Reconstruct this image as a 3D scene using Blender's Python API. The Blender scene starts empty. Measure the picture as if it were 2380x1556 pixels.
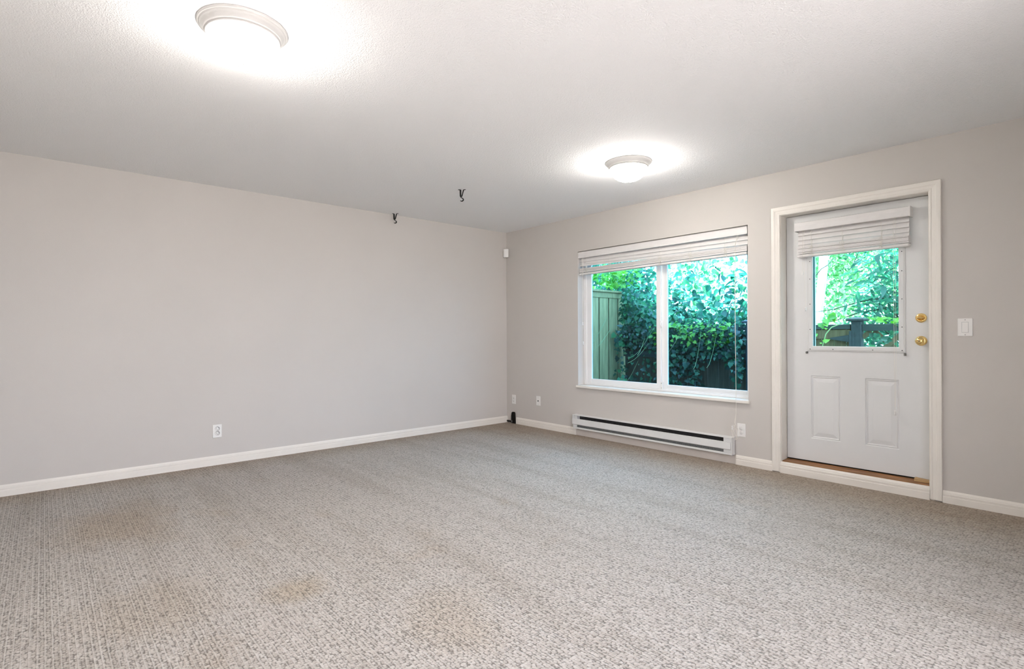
import bpy, math, random
from mathutils import Vector, Matrix
import numpy as np
S = bpy.context.scene
C = S.collection
PI = math.pi

# ------------------------------------------------------------------ camera
FW = Vector((-0.750607, 0.660748, -0.000087)).normalized()
RT = Vector((0.660742, 0.750600, -0.004430)).normalized()
UP = RT.cross(FW).normalized()
cd = bpy.data.cameras.new('camera'); cd.sensor_width = 36; cd.lens = 18.727; cd.clip_start = .02; cd.clip_end = 200
cam = bpy.data.objects.new('camera', cd); C.objects.link(cam)
m = Matrix((RT, UP, -FW)).transposed().to_4x4(); m.translation = Vector((5.20701, -4.49158, 1.12948))
cam.matrix_world = m
S.camera = cam

# ------------------------------------------------------------------ daylight, exposure
W = bpy.data.worlds.new('daylight'); S.world = W; W.use_nodes = True
bg = W.node_tree.nodes['Background']; bg.inputs[0].default_value = (.92, .937, 1.0, 1); bg.inputs[1].default_value = 4.9
sd = bpy.data.lights.new('sun', 'SUN'); sd.energy = 20.0; sd.angle = math.radians(1.5); sd.color = (1, .97, .88)
sun = bpy.data.objects.new('sun', sd); C.objects.link(sun)
sun.rotation_euler = Vector((.34, .58, -.74)).to_track_quat('-Z', 'Y').to_euler()
S.view_settings.view_transform = 'Standard'; S.view_settings.look = 'None'
S.view_settings.exposure = 0.84; S.view_settings.gamma = 1; S.view_settings.use_curve_mapping = False
LAMP = 52.0                       # emission of the two glass domes
LAMP_COL = (1.0, .955, .91)

# ------------------------------------------------------------------ materials
def hexc(r, g, b):
    f = lambda c: ((c/255+.055)/1.055)**2.4 if c > 10 else c/255/12.92
    return (f(r), f(g), f(b), 1)

class NT:
    def __init__(s, name):
        s.m = bpy.data.materials.new(name); s.m.use_nodes = True
        s.n = s.m.node_tree.nodes; s.l = s.m.node_tree.links
        s.b = s.n['Principled BSDF']; s.out = s.n['Material Output']
    def add(s, t, **k):
        n = s.n.new(t)
        for a, v in k.items(): setattr(n, a, v)
        return n
    def link(s, a, b): s.l.new(a, b)
    def coords(s, scale=(1,1,1), loc=(0,0,0)):
        g = s.add('ShaderNodeNewGeometry'); mp = s.add('ShaderNodeMapping')
        mp.inputs['Scale'].default_value = scale; mp.inputs['Location'].default_value = loc
        s.link(g.outputs['Position'], mp.inputs['Vector']); return mp.outputs[0]
    def noise(s, vec, scale, detail=3, rough=.5):
        n = s.add('ShaderNodeTexNoise'); n.inputs['Scale'].default_value = scale
        n.inputs['Detail'].default_value = detail; n.inputs['Roughness'].default_value = rough
        s.link(vec, n.inputs['Vector']); return n.outputs['Fac']
    def ramp(s, fac, stops):
        r = s.add('ShaderNodeValToRGB'); e = r.color_ramp.elements
        while len(e) < len(stops): e.new(.5)
        for i, (p, c) in enumerate(stops):
            e[i].position = p; e[i].color = c if len(c) == 4 else (*c, 1)
        s.link(fac, r.inputs[0]); return r.outputs[0]
    def math(s, op, a, b=None, clamp=False):
        n = s.add('ShaderNodeMath', operation=op, use_clamp=clamp)
        for i, v in enumerate((a, b)):
            if v is None: continue
            if isinstance(v, (int, float)): n.inputs[i].default_value = v
            else: s.link(v, n.inputs[i])
        return n.outputs[0]
    def mix(s, fac, a, b, mode='MIX'):
        n = s.add('ShaderNodeMixRGB', blend_type=mode)
        for i, v in enumerate((fac, a, b)):
            if isinstance(v, (int, float)): n.inputs[i].default_value = v
            elif isinstance(v, tuple): n.inputs[i].default_value = v
            else: s.link(v, n.inputs[i])
        return n.outputs[0]
    def bump(s, h, strength, dist):
        b = s.add('ShaderNodeBump'); b.inputs['Strength'].default_value = strength; b.inputs['Distance'].default_value = dist
        s.link(h, b.inputs['Height']); s.link(b.outputs[0], s.b.inputs['Normal']); return b

def plain(name, col, rough=.5, metal=0, noise=.03, scale=6, bump=0, bscale=200, spec=.5):
    t = NT(name); v = t.coords()
    n = t.noise(v, scale, 3)
    c2 = tuple(max(0, c*(1-noise*2)) for c in col[:3]) + (1,)
    c1 = tuple(min(1, c*(1+noise)) for c in col[:3]) + (1,)
    t.link(t.ramp(n, [(.3, c2), (.7, c1)]), t.b.inputs['Base Color'])
    t.b.inputs['Roughness'].default_value = rough; t.b.inputs['Metallic'].default_value = metal
    t.b.inputs['Specular IOR Level'].default_value = spec
    if bump: t.bump(t.noise(v, bscale, 2), bump, .002)
    return t.m

M = {}
M['wall'] = plain('wall_paint', (.592, .562, .525, 1), .62, noise=.01, scale=1.5, bump=.25, bscale=260, spec=.3)
M['trim'] = plain('trim_paint', (.80, .765, .70, 1), .38, noise=.012, scale=8)
M['duller'] = plain('dull_trim_paint', (.66, .615, .565, 1), .5, noise=.02, scale=8)
M['door'] = plain('door_paint', (.72, .725, .715, 1), .42, noise=.012, scale=3)
M['vinyl'] = plain('white_vinyl', (.82, .82, .81, 1), .35, noise=.01)
M['blind'] = plain('blind_slat', (.74, .72, .70, 1), .42, noise=.015, scale=20)
M['cord'] = plain('blind_cord', (.78, .75, .68, 1), .7)
M['plate'] = plain('plate_plastic', (.82, .81, .78, 1), .32, noise=.01)
M['slot'] = plain('dark_slot', (.02, .02, .022, 1), .6)
M['greyplug'] = plain('grey_plastic', (.35, .35, .34, 1), .4)
M['heater'] = plain('heater_enamel', (.74, .745, .73, 1), .35, noise=.02)
M['heaterdark'] = plain('heater_inside', (.035, .034, .034, 1), .6, noise=.2, scale=60)
M['fin'] = plain('aluminium_fin', (.17, .18, .18, 1), .45, metal=.4, noise=.15, scale=80)
M['black'] = plain('black_metal', (.006, .005, .004, 1), .5, noise=.3, scale=60, spec=.25)
M['steel'] = plain('dull_steel', (.25, .25, .24, 1), .4, metal=.8)
M['ring'] = plain('lamp_ring_paint', (.50, .49, .475, 1), .4, noise=.01)
M['finial'] = plain('finial_metal', (.45, .47, .45, 1), .35, metal=.5)
M['brass'] = plain('polished_brass', (.86, .62, .25, 1), .17, metal=1, noise=.02)

def wood(name, c1, c2, axis='x', scale=14, rough=.6):
    t = NT(name); st = {'x': (1, 12, 12), 'z': (12, 12, 1), 'y': (12, 1, 12)}[axis]
    v = t.coords(st); n = t.noise(v, scale/4, 5, .6)
    col = t.ramp(n, [(.32, c1), (.68, c2)])
    t.link(col, t.b.inputs['Base Color']); t.b.inputs['Roughness'].default_value = rough
    t.bump(n, .3, .003); return t.m
M['threshold'] = wood('threshold_wood', (.10, .042, .014, 1), (.44, .205, .07, 1), 'x', 16, .5)
M['shim'] = wood('shim_wood', (.42, .26, .11, 1), (.60, .40, .19, 1), 'x', 16, .6)
M['fence_new'] = wood('fresh_cedar_board', (.24, .22, .10, 1), (.46, .40, .19, 1), 'z', 14, .8)
M['fence_old'] = wood('weathered_board', (.050, .044, .028, 1), (.105, .088, .058, 1), 'z', 14, .85)
M['gate_board'] = wood('gate_board', (.13, .095, .055, 1), (.24, .18, .11, 1), 'z', 14, .85)
M['rail_old'] = wood('weathered_rail', (.035, .055, .06, 1), (.065, .09, .09, 1), 'x', 14, .8)
M['post_paint'] = plain('blue_grey_post', (.05, .065, .08, 1), .6, noise=.15, scale=30)
M['bark'] = plain('branch_bark', (.05, .075, .06, 1), .8, noise=.3, scale=30)
M['stem'] = plain('vine_stem', (.30, .42, .20, 1), .7, noise=.1)
M['birch'] = plain('pale_bark', (.72, .74, .70, 1), .8, noise=.12, scale=9)
M['soil'] = plain('garden_soil', (.05, .055, .035, 1), .95, noise=.3, scale=8, bump=.5, bscale=20)
M['concrete'] = plain('bounce_slab_concrete', (.62, .60, .57, 1), .85, noise=.04, scale=3)
M['siding'] = plain('shade_storey_siding', (.42, .42, .40, 1), .8)

# ceiling : sprayed knock-down texture
t = NT('ceiling_texture'); v = t.coords()
t.b.inputs['Base Color'].default_value = (.86, .86, .855, 1); t.b.inputs['Roughness'].default_value = .85
t.b.inputs['Specular IOR Level'].default_value = .2
a = t.noise(v, 150, 3, .55); b = t.noise(v, 70, 2, .5)
h = t.math('ADD', t.math('MULTIPLY', a, .8), t.math('MULTIPLY', b, .5)); t.bump(h, .8, .005)
M['ceiling'] = t.m

# carpet : loop pile in rows that run along the window wall
t = NT('loop_carpet'); v = t.coords()
wob = t.add('ShaderNodeTexNoise'); wob.inputs['Scale'].default_value = 14; wob.inputs['Detail'].default_value = 2
t.link(v, wob.inputs['Vector'])
vm = t.add('ShaderNodeVectorMath', operation='MULTIPLY_ADD'); t.link(wob.outputs['Color'], vm.inputs[0])
vm.inputs[1].default_value = (.012, .006, 0); t.link(v, vm.inputs[2])
mp = t.add('ShaderNodeMapping'); mp.inputs['Scale'].default_value = (1/.0125, 1/.0100, 0); t.link(vm.outputs[0], mp.inputs[0])
vo = t.add('ShaderNodeTexVoronoi'); vo.inputs['Scale'].default_value = 1; vo.inputs['Randomness'].default_value = .62
t.link(mp.outputs[0], vo.inputs['Vector'])
dist = vo.outputs['Distance']
crev = t.math('MULTIPLY', t.math('SUBTRACT', dist, .50), 3.6, True)          # gaps between loops
sep = t.add('ShaderNodeSeparateXYZ'); t.link(vm.outputs[0], sep.inputs[0])
sy = t.math('SINE', t.math('MULTIPLY', sep.outputs[1], 2*PI/.0215))
row = t.math('POWER', t.math('MAXIMUM', sy, 0.0), 3.0)                        # raised cord every second row
rowkeep = t.math('SUBTRACT', 1.0, t.math('MULTIPLY', row, .8))
crev = t.math('MULTIPLY', crev, rowkeep, True)
yarn = vo.outputs['Color']
ys = t.add('ShaderNodeSeparateColor'); t.link(yarn, ys.inputs[0])
base = t.ramp(ys.outputs[0], [(0, (.40, .365, .325)), (.5, (.46, .425, .385)), (1, (.53, .50, .46))])
base = t.mix(t.math('MULTIPLY', row, .35), base, (.58, .555, .52, 1))
# worn, brushed and stained areas (wear follows furniture, traffic and the vacuum)
lv = t.coords((.30, 3.0, 1)); big = t.noise(lv, 1.5, 3, .55)
wear = t.ramp(big, [(.36, (.90, .885, .865)), (.50, (1, 1, 1)), (.64, (1.0, 1.0, 1.0))])
base = t.mix(1, base, wear, 'MULTIPLY')
lv2 = t.coords((1, 1, 1), (3.1, 1.7, 0)); sm = t.noise(lv2, 1.9, 4, .6)
st = t.ramp(sm, [(.62, (1, 1, 1)), (.74, (.95, .89, .82))])
base = t.mix(.8, base, st, 'MULTIPLY')
def blob(x, y, rx, ry, col, amt):
    global base
    n = t.add('ShaderNodeMapping', vector_type='POINT')
    n.inputs['Location'].default_value = (-x/rx, -y/ry, 0); n.inputs['Scale'].default_value = (1/rx, 1/ry, 0)
    t.link(t.add('ShaderNodeNewGeometry').outputs['Position'], n.inputs[0])
    ln = t.add('ShaderNodeVectorMath', operation='LENGTH'); t.link(n.outputs[0], ln.inputs[0])
    d = t.math('ADD', ln.outputs['Value'], t.math('MULTIPLY', t.math('SUBTRACT', sm, .5), 1.8))
    f = t.math('MULTIPLY', t.math('SUBTRACT', 1.0, d), 1.6, True)
    base = t.mix(t.math('MULTIPLY', f, amt), base, t.mix(1, base, (*col, 1), 'MULTIPLY'))
BLOBS = [(1.24, -4.15, .60, .34, (.84, .75, .65), .8), (2.79, -3.65, .17, .17, (.88, .80, .68), .8),
         (3.46, -3.28, .32, .24, (.92, .85, .76), .6), (2.6, -4.15, .32, .28, (.90, .83, .74), .5)]
for bb in BLOBS: blob(*bb)
# unbrushed, dirtier margin beside walls; sill shade painted in along the window wall
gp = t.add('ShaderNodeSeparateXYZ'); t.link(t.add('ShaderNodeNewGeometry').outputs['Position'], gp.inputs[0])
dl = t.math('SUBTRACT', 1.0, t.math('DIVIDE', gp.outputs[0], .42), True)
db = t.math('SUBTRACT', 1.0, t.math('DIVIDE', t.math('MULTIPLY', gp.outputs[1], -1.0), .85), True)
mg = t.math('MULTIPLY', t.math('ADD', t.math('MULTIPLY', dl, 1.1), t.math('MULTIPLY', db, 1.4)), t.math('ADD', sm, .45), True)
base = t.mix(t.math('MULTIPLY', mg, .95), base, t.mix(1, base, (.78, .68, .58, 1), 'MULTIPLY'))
base = t.mix(t.math('MULTIPLY', crev, .70), base, (.085, .075, .062, 1))  # shade in the gaps between loops is put into the colour
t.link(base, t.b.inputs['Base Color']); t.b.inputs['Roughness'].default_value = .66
t.b.inputs['Specular IOR Level'].default_value = .38
hh = t.math('ADD', t.math('SUBTRACT', 1.0, crev), t.math('MULTIPLY', row, .5)); t.bump(hh, .75, .004)
M['carpet'] = t.m

# glass
t = NT('window_glass'); n = t.n; n.remove(t.b)
tr = t.add('ShaderNodeBsdfTransparent'); tr.inputs[0].default_value = (.48, .74, .91, 1)
gl = t.add('ShaderNodeBsdfGlossy'); gl.inputs['Roughness'].default_value = .02
fr = t.add('ShaderNodeFresnel'); fr.inputs[0].default_value = 1.35
mx = t.add('ShaderNodeMixShader'); t.link(t.math('MULTIPLY', fr.outputs[0], .6), mx.inputs[0]); t.link(tr.outputs[0], mx.inputs[1]); t.link(gl.outputs[0], mx.inputs[2])
t.link(mx.outputs[0], t.out.inputs[0]); M['glass'] = t.m
M['doorglass'] = t.m.copy(); M['doorglass'].name = 'door_glass'
M['doorglass'].node_tree.nodes[tr.name].inputs[0].default_value = (.60, .84, .87, 1)
M['clearglass'] = t.m.copy(); M['clearglass'].name = 'fill_window_glass'
M['clearglass'].node_tree.nodes[tr.name].inputs[0].default_value = (.95, .93, .95, 1)
# frosted lit dome
t = NT('lit_frosted_glass')
t.b.inputs['Base Color'].default_value = (.9, .9, .88, 1); t.b.inputs['Roughness'].default_value = .3
t.b.inputs['Emission Color'].default_value = (*LAMP_COL, 1); t.b.inputs['Emission Strength'].default_value = LAMP
M['dome'] = t.m

def leafmat(name, c1, c2, c3, trans=.45):
    t = NT(name); t.n.remove(t.b)
    g = t.add('ShaderNodeNewGeometry')
    col = t.ramp(g.outputs['Random Per Island'], [(0, c1), (.55, c2), (1, c3)])
    vein = t.noise(t.coords(), 25, 2); col = t.mix(.25, col, t.ramp(vein, [(.3, (.6, .6, .6)), (.7, (1, 1, 1))]), 'MULTIPLY')
    d = t.add('ShaderNodeBsdfDiffuse'); tl = t.add('ShaderNodeBsdfTranslucent'); gl = t.add('ShaderNodeBsdfGlossy')
    gl.inputs['Roughness'].default_value = .35; gl.inputs['Color'].default_value = (.9, .95, 1, 1)
    t.link(col, d.inputs[0]); t.link(col, tl.inputs[0])
    m1 = t.add('ShaderNodeMixShader'); m1.inputs[0].default_value = trans; t.link(d.outputs[0], m1.inputs[1]); t.link(tl.outputs[0], m1.inputs[2])
    m2 = t.add('ShaderNodeMixShader'); m2.inputs[0].default_value = .05; t.link(m1.outputs[0], m2.inputs[1]); t.link(gl.outputs[0], m2.inputs[2])
    t.link(m2.outputs[0], t.out.inputs[0]); return t.m
M['leaf_ivy'] = leafmat('ivy_leaf', (.004, .03, .022), (.008, .08, .050), (.03, .20, .08), .2)
M['leaf_ivy_young'] = leafmat('young_ivy_leaf', (.05, .30, .03), (.13, .48, .03), (.28, .62, .05), .45)
M['leaf_shrub'] = leafmat('shrub_leaf', (.008, .10, .06), (.02, .20, .11), (.08, .36, .13), .40)
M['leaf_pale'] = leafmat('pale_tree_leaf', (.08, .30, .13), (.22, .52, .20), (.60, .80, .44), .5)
M['leaf_dark'] = leafmat('laurel_leaf', (.012, .12, .09), (.02, .24, .14), (.05, .42, .20), .35)

# ------------------------------------------------------------------ mesh helpers
class MB:
    def __init__(s): s.v = []; s.f = []; s.sm = []
    def add(s, vs, fs, smooth=False):
        o = len(s.v); s.v += [tuple(p) for p in vs]
        s.f += [tuple(i+o for i in f) for f in fs]; s.sm += [smooth]*len(fs); return s
    def box(s, x0, y0, z0, x1, y1, z1, mat=None):
        vs = [Vector((x, y, z)) for z in (z0, z1) for y in (y0, y1) for x in (x0, x1)]
        if mat is not None: vs = [mat @ q for q in vs]
        return s.add(vs, [(0, 2, 3, 1), (4, 5, 7, 6), (0, 1, 5, 4), (2, 6, 7, 3), (0, 4, 6, 2), (1, 3, 7, 5)])
    def bbox(s, x0, y0, z0, x1, y1, z1, c=.003):
        """box with all edges chamfered"""
        import itertools
        lo = (x0, y0, z0); hi = (x1, y1, z1); c = min(c, *[(hi[i]-lo[i])*.45 for i in range(3)])
        pts = {}; vs = []
        for sx in (0, 1):
            for sy in (0, 1):
                for sz in (0, 1):
                    for ax in range(3):
                        p = []
                        for i, sgn in enumerate((sx, sy, sz)):
                            e = (lo, hi)[sgn][i]; p.append(e if i == ax else e + (c if sgn == 0 else -c))
                        pts[(sx, sy, sz, ax)] = len(vs); vs.append(p)
        fs = []
        for ax in range(3):
            o = [i for i in range(3) if i != ax]
            for sg in (0, 1):
                q = []
                for (a, b) in ((0, 0), (1, 0), (1, 1), (0, 1)):
                    k = [0, 0, 0]; k[ax] = sg; k[o[0]] = a; k[o[1]] = b; q.append(pts[(*k, ax)])
                fs.append(tuple(q))
            for (a, b) in ((0, 0), (1, 0), (1, 1), (0, 1)):
                k0 = [0, 0, 0]; k0[o[0]] = a; k0[o[1]] = b; k1 = list(k0); k1[ax] = 1
                fs.append((pts[(*k0, o[0])], pts[(*k1, o[0])], pts[(*k1, o[1])], pts[(*k0, o[1])]))
        for k in itertools.product((0, 1), repeat=3): fs.append(tuple(pts[(*k, ax)] for ax in range(3)))
        return s.add(vs, fs)
    def tube(s, pts, r, n=8, cap=True):
        pts = [Vector(p) for p in pts]; rs = r if isinstance(r, (list, tuple)) else [r]*len(pts)
        vs = []; prev = None
        for i, p in enumerate(pts):
            d = (pts[min(i+1, len(pts)-1)] - pts[max(i-1, 0)]).normalized()
            if prev is None:
                a = d.orthogonal().normalized()
            else:
                a = (prev - d*prev.dot(d)); a = a.normalized() if a.length > 1e-6 else d.orthogonal().normalized()
            prev = a; b = d.cross(a)
            for k in range(n):
                t_ = 2*PI*k/n; vs.append(p + (a*math.cos(t_) + b*math.sin(t_))*rs[i])
        fs = [(i*n+k, i*n+(k+1) % n, (i+1)*n+(k+1) % n, (i+1)*n+k) for i in range(len(pts)-1) for k in range(n)]
        s.add(vs, fs, True)
        if cap: s.add(vs[:n], [tuple(range(n))[::-1]]); s.add(vs[-n:], [tuple(range(n))])
        return s
    def lathe(s, prof, origin=(0,0,0), axis='z', n=48, smooth=True, sx=1, sy=1):
        o = Vector(origin); vs = []
        for r, h in prof:
            for k in range(n):
                a = 2*PI*k/n; x, y = r*math.cos(a)*sx, r*math.sin(a)*sy
                vs.append(o + (Vector((x, y, h)) if axis == 'z' else Vector((x, -h, y)) if axis == 'y' else Vector((h, x, y))))
        fs = [(i*n+k, i*n+(k+1) % n, (i+1)*n+(k+1) % n, (i+1)*n+k) for i in range(len(prof)-1) for k in range(n)]
        s.add(vs, fs, smooth)
        if prof[0][0] > 1e-5: s.add(vs[:n], [tuple(range(n))[::-1]])
        if prof[-1][0] > 1e-5: s.add(vs[-n:], [tuple(range(n))])
        return s
    def sweep(s, prof, path, closed=False, smooth=False):
        """prof: list of (a,b); path: list of (point, avec, bvec)"""
        m_ = len(prof); vs = [Vector(p) + Vector(A)*a + Vector(B)*b for p, A, B in path for a, b in prof]
        n = len(path); fs = []
        for i in range(n-1):
            for k in range(m_): fs.append((i*m_+k, i*m_+(k+1) % m_, (i+1)*m_+(k+1) % m_, (i+1)*m_+k))
        fs += [tuple(range(m_))[::-1], tuple((n-1)*m_+k for k in range(m_))]
        return s.add(vs, fs, smooth)
    def build(s, name, mat, parent=None, shift=None):
        me = bpy.data.meshes.new(name)
        vs = s.v if shift is None else [tuple(Vector(q) - Vector(shift)) for q in s.v]
        me.from_pydata(vs, [], s.f); me.polygons.foreach_set('use_smooth', s.sm)
        bmn = __import__('bmesh'); bm = bmn.new(); bm.from_mesh(me); bmn.ops.recalc_face_normals(bm, faces=bm.faces); bm.to_mesh(me); bm.free()
        me.materials.append(M[mat] if isinstance(mat, str) else mat)
        o = bpy.data.objects.new(name, me); C.objects.link(o)
        if parent is not None:
            o.parent = parent
        if shift is not None and parent is None: o.location = shift
        return o

def thing(name, label, cat, group=None, loc=(0,0,0)):
    o = bpy.data.objects.new(name, None); C.objects.link(o); o.empty_display_size = .1
    o.location = loc; o['label'] = label; o['category'] = cat
    if group: o['group'] = group
    return o
def tag(o, label, cat, group=None, kind=None):
    o['label'] = label; o['category'] = cat
    if group: o['group'] = group
    if kind: o['kind'] = kind
    return o
def struct(o, label, cat): o['kind'] = 'structure'; o['label'] = label; o['category'] = cat; return o
def part(mb, name, mat, root, sub=None):
    """mesh given in world coordinates, parented to a thing whose Empty sits at root.location"""
    p = sub or root
    o = mb.build(name, mat); me = o.data
    off = Vector(root.location)
    me.transform(Matrix.Translation(-off)); o.parent = p
    return o

# ------------------------------------------------------------------ room shell
XR, YF, H, T = 5.55, -5.05, 2.44, .17
WX0, WX1, WZ0, WZ1 = 1.222, 3.138, .56, 2.052
DX0, DX1, DZ1 = 3.385, 4.392, 2.105
mb = MB().box(-T, YF-T, -.12, XR+T, .0, 0)
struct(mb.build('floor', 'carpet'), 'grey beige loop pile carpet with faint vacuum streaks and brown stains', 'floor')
mb = MB().box(-T, YF-T, H, XR+T, T, H+.2)
struct(mb.build('ceiling', 'ceiling'), 'white ceiling with sprayed knockdown texture', 'ceiling')
mb = MB().box(-T, YF-T, 0, 0, T, H)
struct(mb.build('wall_left', 'wall'), 'plain greige painted wall on the left with one outlet', 'wall')
mb = MB()
mb.box(0, 0, -.12, WX0, T, H).box(WX0, 0, -.12, WX1, T, WZ0-.03).box(WX0, 0, WZ1, WX1, T, H)
mb.box(WX1, 0, -.12, DX0, T, H).box(DX0, 0, DZ1, DX1, T, H).box(DX0, 0, -.12, DX1, T, 0).box(DX1, 0, -.12, XR+T, T, H)
struct(mb.build('wall_back', 'wall'), 'greige painted wall holding the window and the garden door', 'wall')
SY0, SY1, SZ0, SZ1 = -4.85, -1.75, .12, 2.12
struct(MB().box(XR, YF-T, 0, XR+T, SY0, H).box(XR, SY0, 0, XR+T, SY1, SZ0).box(XR, SY0, SZ1, XR+T, SY1, H).box(XR, SY1, 0, XR+T, 0, H).build('wall_right', 'wall'), 'greige wall on the right of the room', 'wall')
struct(MB().box(0, YF-T, 0, XR, YF, H).build('wall_front', 'wall'), 'greige wall behind the viewpoint', 'wall')
w2_ = bpy.data.objects.new('fill_window', None); C.objects.link(w2_); w2_.location = (XR, SY0, SZ0); struct(w2_, 'unseen white window added in the right wall to brighten the room', 'window')  # window added out of view to let in fill daylight
mb = MB()
for a in (SY0, (SY0+SY1)/2-.03, SY1-.06): mb.bbox(XR+.09, a, SZ0, XR+.15, a+.06, SZ1, .003)
mb.bbox(XR+.091, SY0, SZ0, XR+.149, SY1, SZ0+.06, .003).bbox(XR+.091, SY0, SZ1-.06, XR+.149, SY1, SZ1, .003)
part(mb, 'window_frame', 'vinyl', w2_); part(MB().box(XR+.118, SY0+.03, SZ0+.03, XR+.122, SY1-.03, SZ1-.03), 'glass_pane', 'clearglass', w2_)  # frame and pane of the added, unseen fill window
struct(MB().box(XR+T+.01, -12, -.125, 15, 1.5, -.10).build('bounce_slab', 'concrete'), 'unseen pale concrete slab added outside the right wall to bounce daylight', 'bounce_slab')  # slab added out of view to bounce daylight up to the ceiling
# storey added above, out of view, to shade the near garden
struct(MB().box(-.6, YF-T, H+.2, XR+.6, T+.02, 5.3).build('shade_storey', 'siding'), 'unseen upper storey added above the room to shade the garden', 'wall')

BP = [(0, 0), (.0135, 0), (.0135, .042), (.0115, .0445), (.0115, .047), (.0125, .060), (.010, .0635), (.010, .068), (.0065, .076), (.0035, .0815), (0, .0815)]
def base_run(mb, p0, p1, nrm):
    A = Vector(nrm); mb.sweep(BP, [(p0, A, (0,0,1)), (p1, A, (0,0,1))])
mb = MB(); base_run(mb, (0, YF, 0), (0, 0, 0), (1, 0, 0))
struct(mb.build('baseboard_left', 'trim'), 'cream moulded baseboard along the left wall', 'baseboard')
mb = MB(); base_run(mb, (.186, 0, 0), (1.195, 0, 0), (0, -1, 0)); base_run(mb, (3.03, 0, 0), (3.337, 0, 0), (0, -1, 0)); base_run(mb, (4.438, 0, 0), (XR, 0, 0), (0, -1, 0))
struct(mb.build('baseboard_back', 'trim'), 'cream moulded baseboard along the window wall', 'baseboard')
mb = MB(); base_run(mb, (XR, 0, 0), (XR, YF, 0), (-1, 0, 0)); struct(mb.build('baseboard_right', 'trim'), 'cream baseboard along the right wall', 'baseboard')
mb = MB(); base_run(mb, (XR, YF, 0), (0, YF, 0), (0, 1, 0)); struct(mb.build('baseboard_front', 'trim'), 'cream baseboard behind the viewpoint', 'baseboard')
# board under the door threshold
mb = MB(); KP = [(a*1.1, b*1.12) for a, b in BP]
mb.sweep(KP, [((3.400, 0, 0), (0, -1, 0), (0, 0, 1)), ((4.370, 0, 0), (0, -1, 0), (0, 0, 1))])
struct(mb.build('trim_1', 'trim'), 'cream moulded board below the wooden threshold of the door', 'trim')
# flat strip below the heater
struct(MB().box(1.195, -.006, 0, 3.03, 0, .084).build('trim_2', 'duller'), 'flat painted strip below the baseboard heater', 'trim')
# door casing, mitred
CP = [(0, 0), (0, .010), (.006, .0125), (.012, .0125), (.016, .0105), (.034, .0130), (.040, .0165), (.052, .018), (.064, .018), (.067, .014), (.067, 0)]
ci0, ci1, cz = 3.4035, 4.3705, 2.083
path = [((ci0, 0, .009), (-1, 0, 0), (0, -1, 0)), ((ci0, 0, cz), (-1, 0, 1), (0, -1, 0)), ((ci1, 0, cz), (1, 0, 1), (0, -1, 0)), ((ci1, 0, .009), (1, 0, 0), (0, -1, 0))]
struct(MB().sweep(CP, path).build('trim_3', 'trim'), 'cream fluted casing around the garden door', 'trim')

# ------------------------------------------------------------------ door
door = bpy.data.objects.new('door_1', None); C.objects.link(door); door.location = (3.41, .12, .1)
struct(door, 'grey white half glazed garden door with two embossed lower panels', 'door')
mb = MB().box(DX0, -.0, .0, 3.409, T, DZ1).box(4.366, 0, 0, DX1, T, DZ1).box(3.409, 0, 2.081, 4.366, T, DZ1)
part(mb, 'door_jamb', 'trim', door)
mb = MB().box(3.409, .146, .1, 3.423, .168, 2.081).box(4.352, .146, .1, 4.366, .168, 2.081).box(3.423, .146, 2.067, 4.352, .168, 2.081)
part(mb, 'door_stop', 'vinyl', door)
# threshold, slightly worn
mb = MB(); mb.sweep([(0, 0), (0, .0915), (.012, .0965), (.16, .104), (.19, .104), (.19, 0)], [((3.409, 0, 0), (0, 1, 0), (0, 0, 1)), ((4.366, 0, 0), (0, 1, 0), (0, 0, 1))])
part(mb, 'threshold', 'threshold', door)
# leaf with glass opening and embossed panels
LX0, LX1, LZ0, LZ1, LY, LYB = 3.413, 4.362, .112, 2.077, .102, .146
GX0, GX1, GZ0, GZ1 = 3.606, 4.180, 1.020, 1.900
panels = [(3.592, .292, 3.802, .792), (3.966, .292, 4.176, .792)]
mb = MB()
xs = [LX0, panels[0][0], GX0, panels[0][2], panels[1][0], panels[1][2], GX1, LX1]; zs = [LZ0, .292, .792, GZ0, GZ1, LZ1]
xs = sorted(set(xs))
def inside(x, z):
    if GX0 < x < GX1 and GZ0 < z < GZ1: return 'g'
    return 'p' if any(a < x < c and b < z < d for a, b, c, d in panels) else ''
for i in range(len(xs)-1):
    for j in range(len(zs)-1):
        k = inside((xs[i]+xs[i+1])/2, (zs[j]+zs[j+1])/2)
        q = lambda y: [(xs[i], y, zs[j]), (xs[i+1], y, zs[j]), (xs[i+1], y, zs[j+1]), (xs[i], y, zs[j+1])]
        if k == '': mb.add(q(LY), [(0, 1, 2, 3)])
        if k != 'g': mb.add(q(LYB), [(0, 1, 2, 3)])
for a, b, c, d in panels:
    rings = [(0, 0), (.006, .006), (.011, .002), (.016, .007), (.022, .0075), (.050, .0015), (.052, .0015)]
    rr = [[(a+i_, LY+dp, b+i_), (c-i_, LY+dp, b+i_), (c-i_, LY+dp, d-i_), (a+i_, LY+dp, d-i_)] for i_, dp in rings]
    for r0, r1 in zip(rr, rr[1:]):
        mb.add(r0+r1, [(k, (k+1) % 4, 4+(k+1) % 4, 4+k) for k in range(4)])
    mb.add(rr[-1], [(0, 1, 2, 3)])
for (a, b, c, d) in ((LX0, LZ0, LX1, LZ1), (GX0, GZ0, GX1, GZ1)):
    o4 = [(a, LY, b), (c, LY, b), (c, LY, d), (a, LY, d)]; i4 = [(x, LYB, z) for x, _, z in o4]
    mb.add(o4+i4, [(k, (k+1) % 4, 4+(k+1) % 4, 4+k) for k in range(4)])
part(mb, 'door_leaf', 'door', door)
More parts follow.
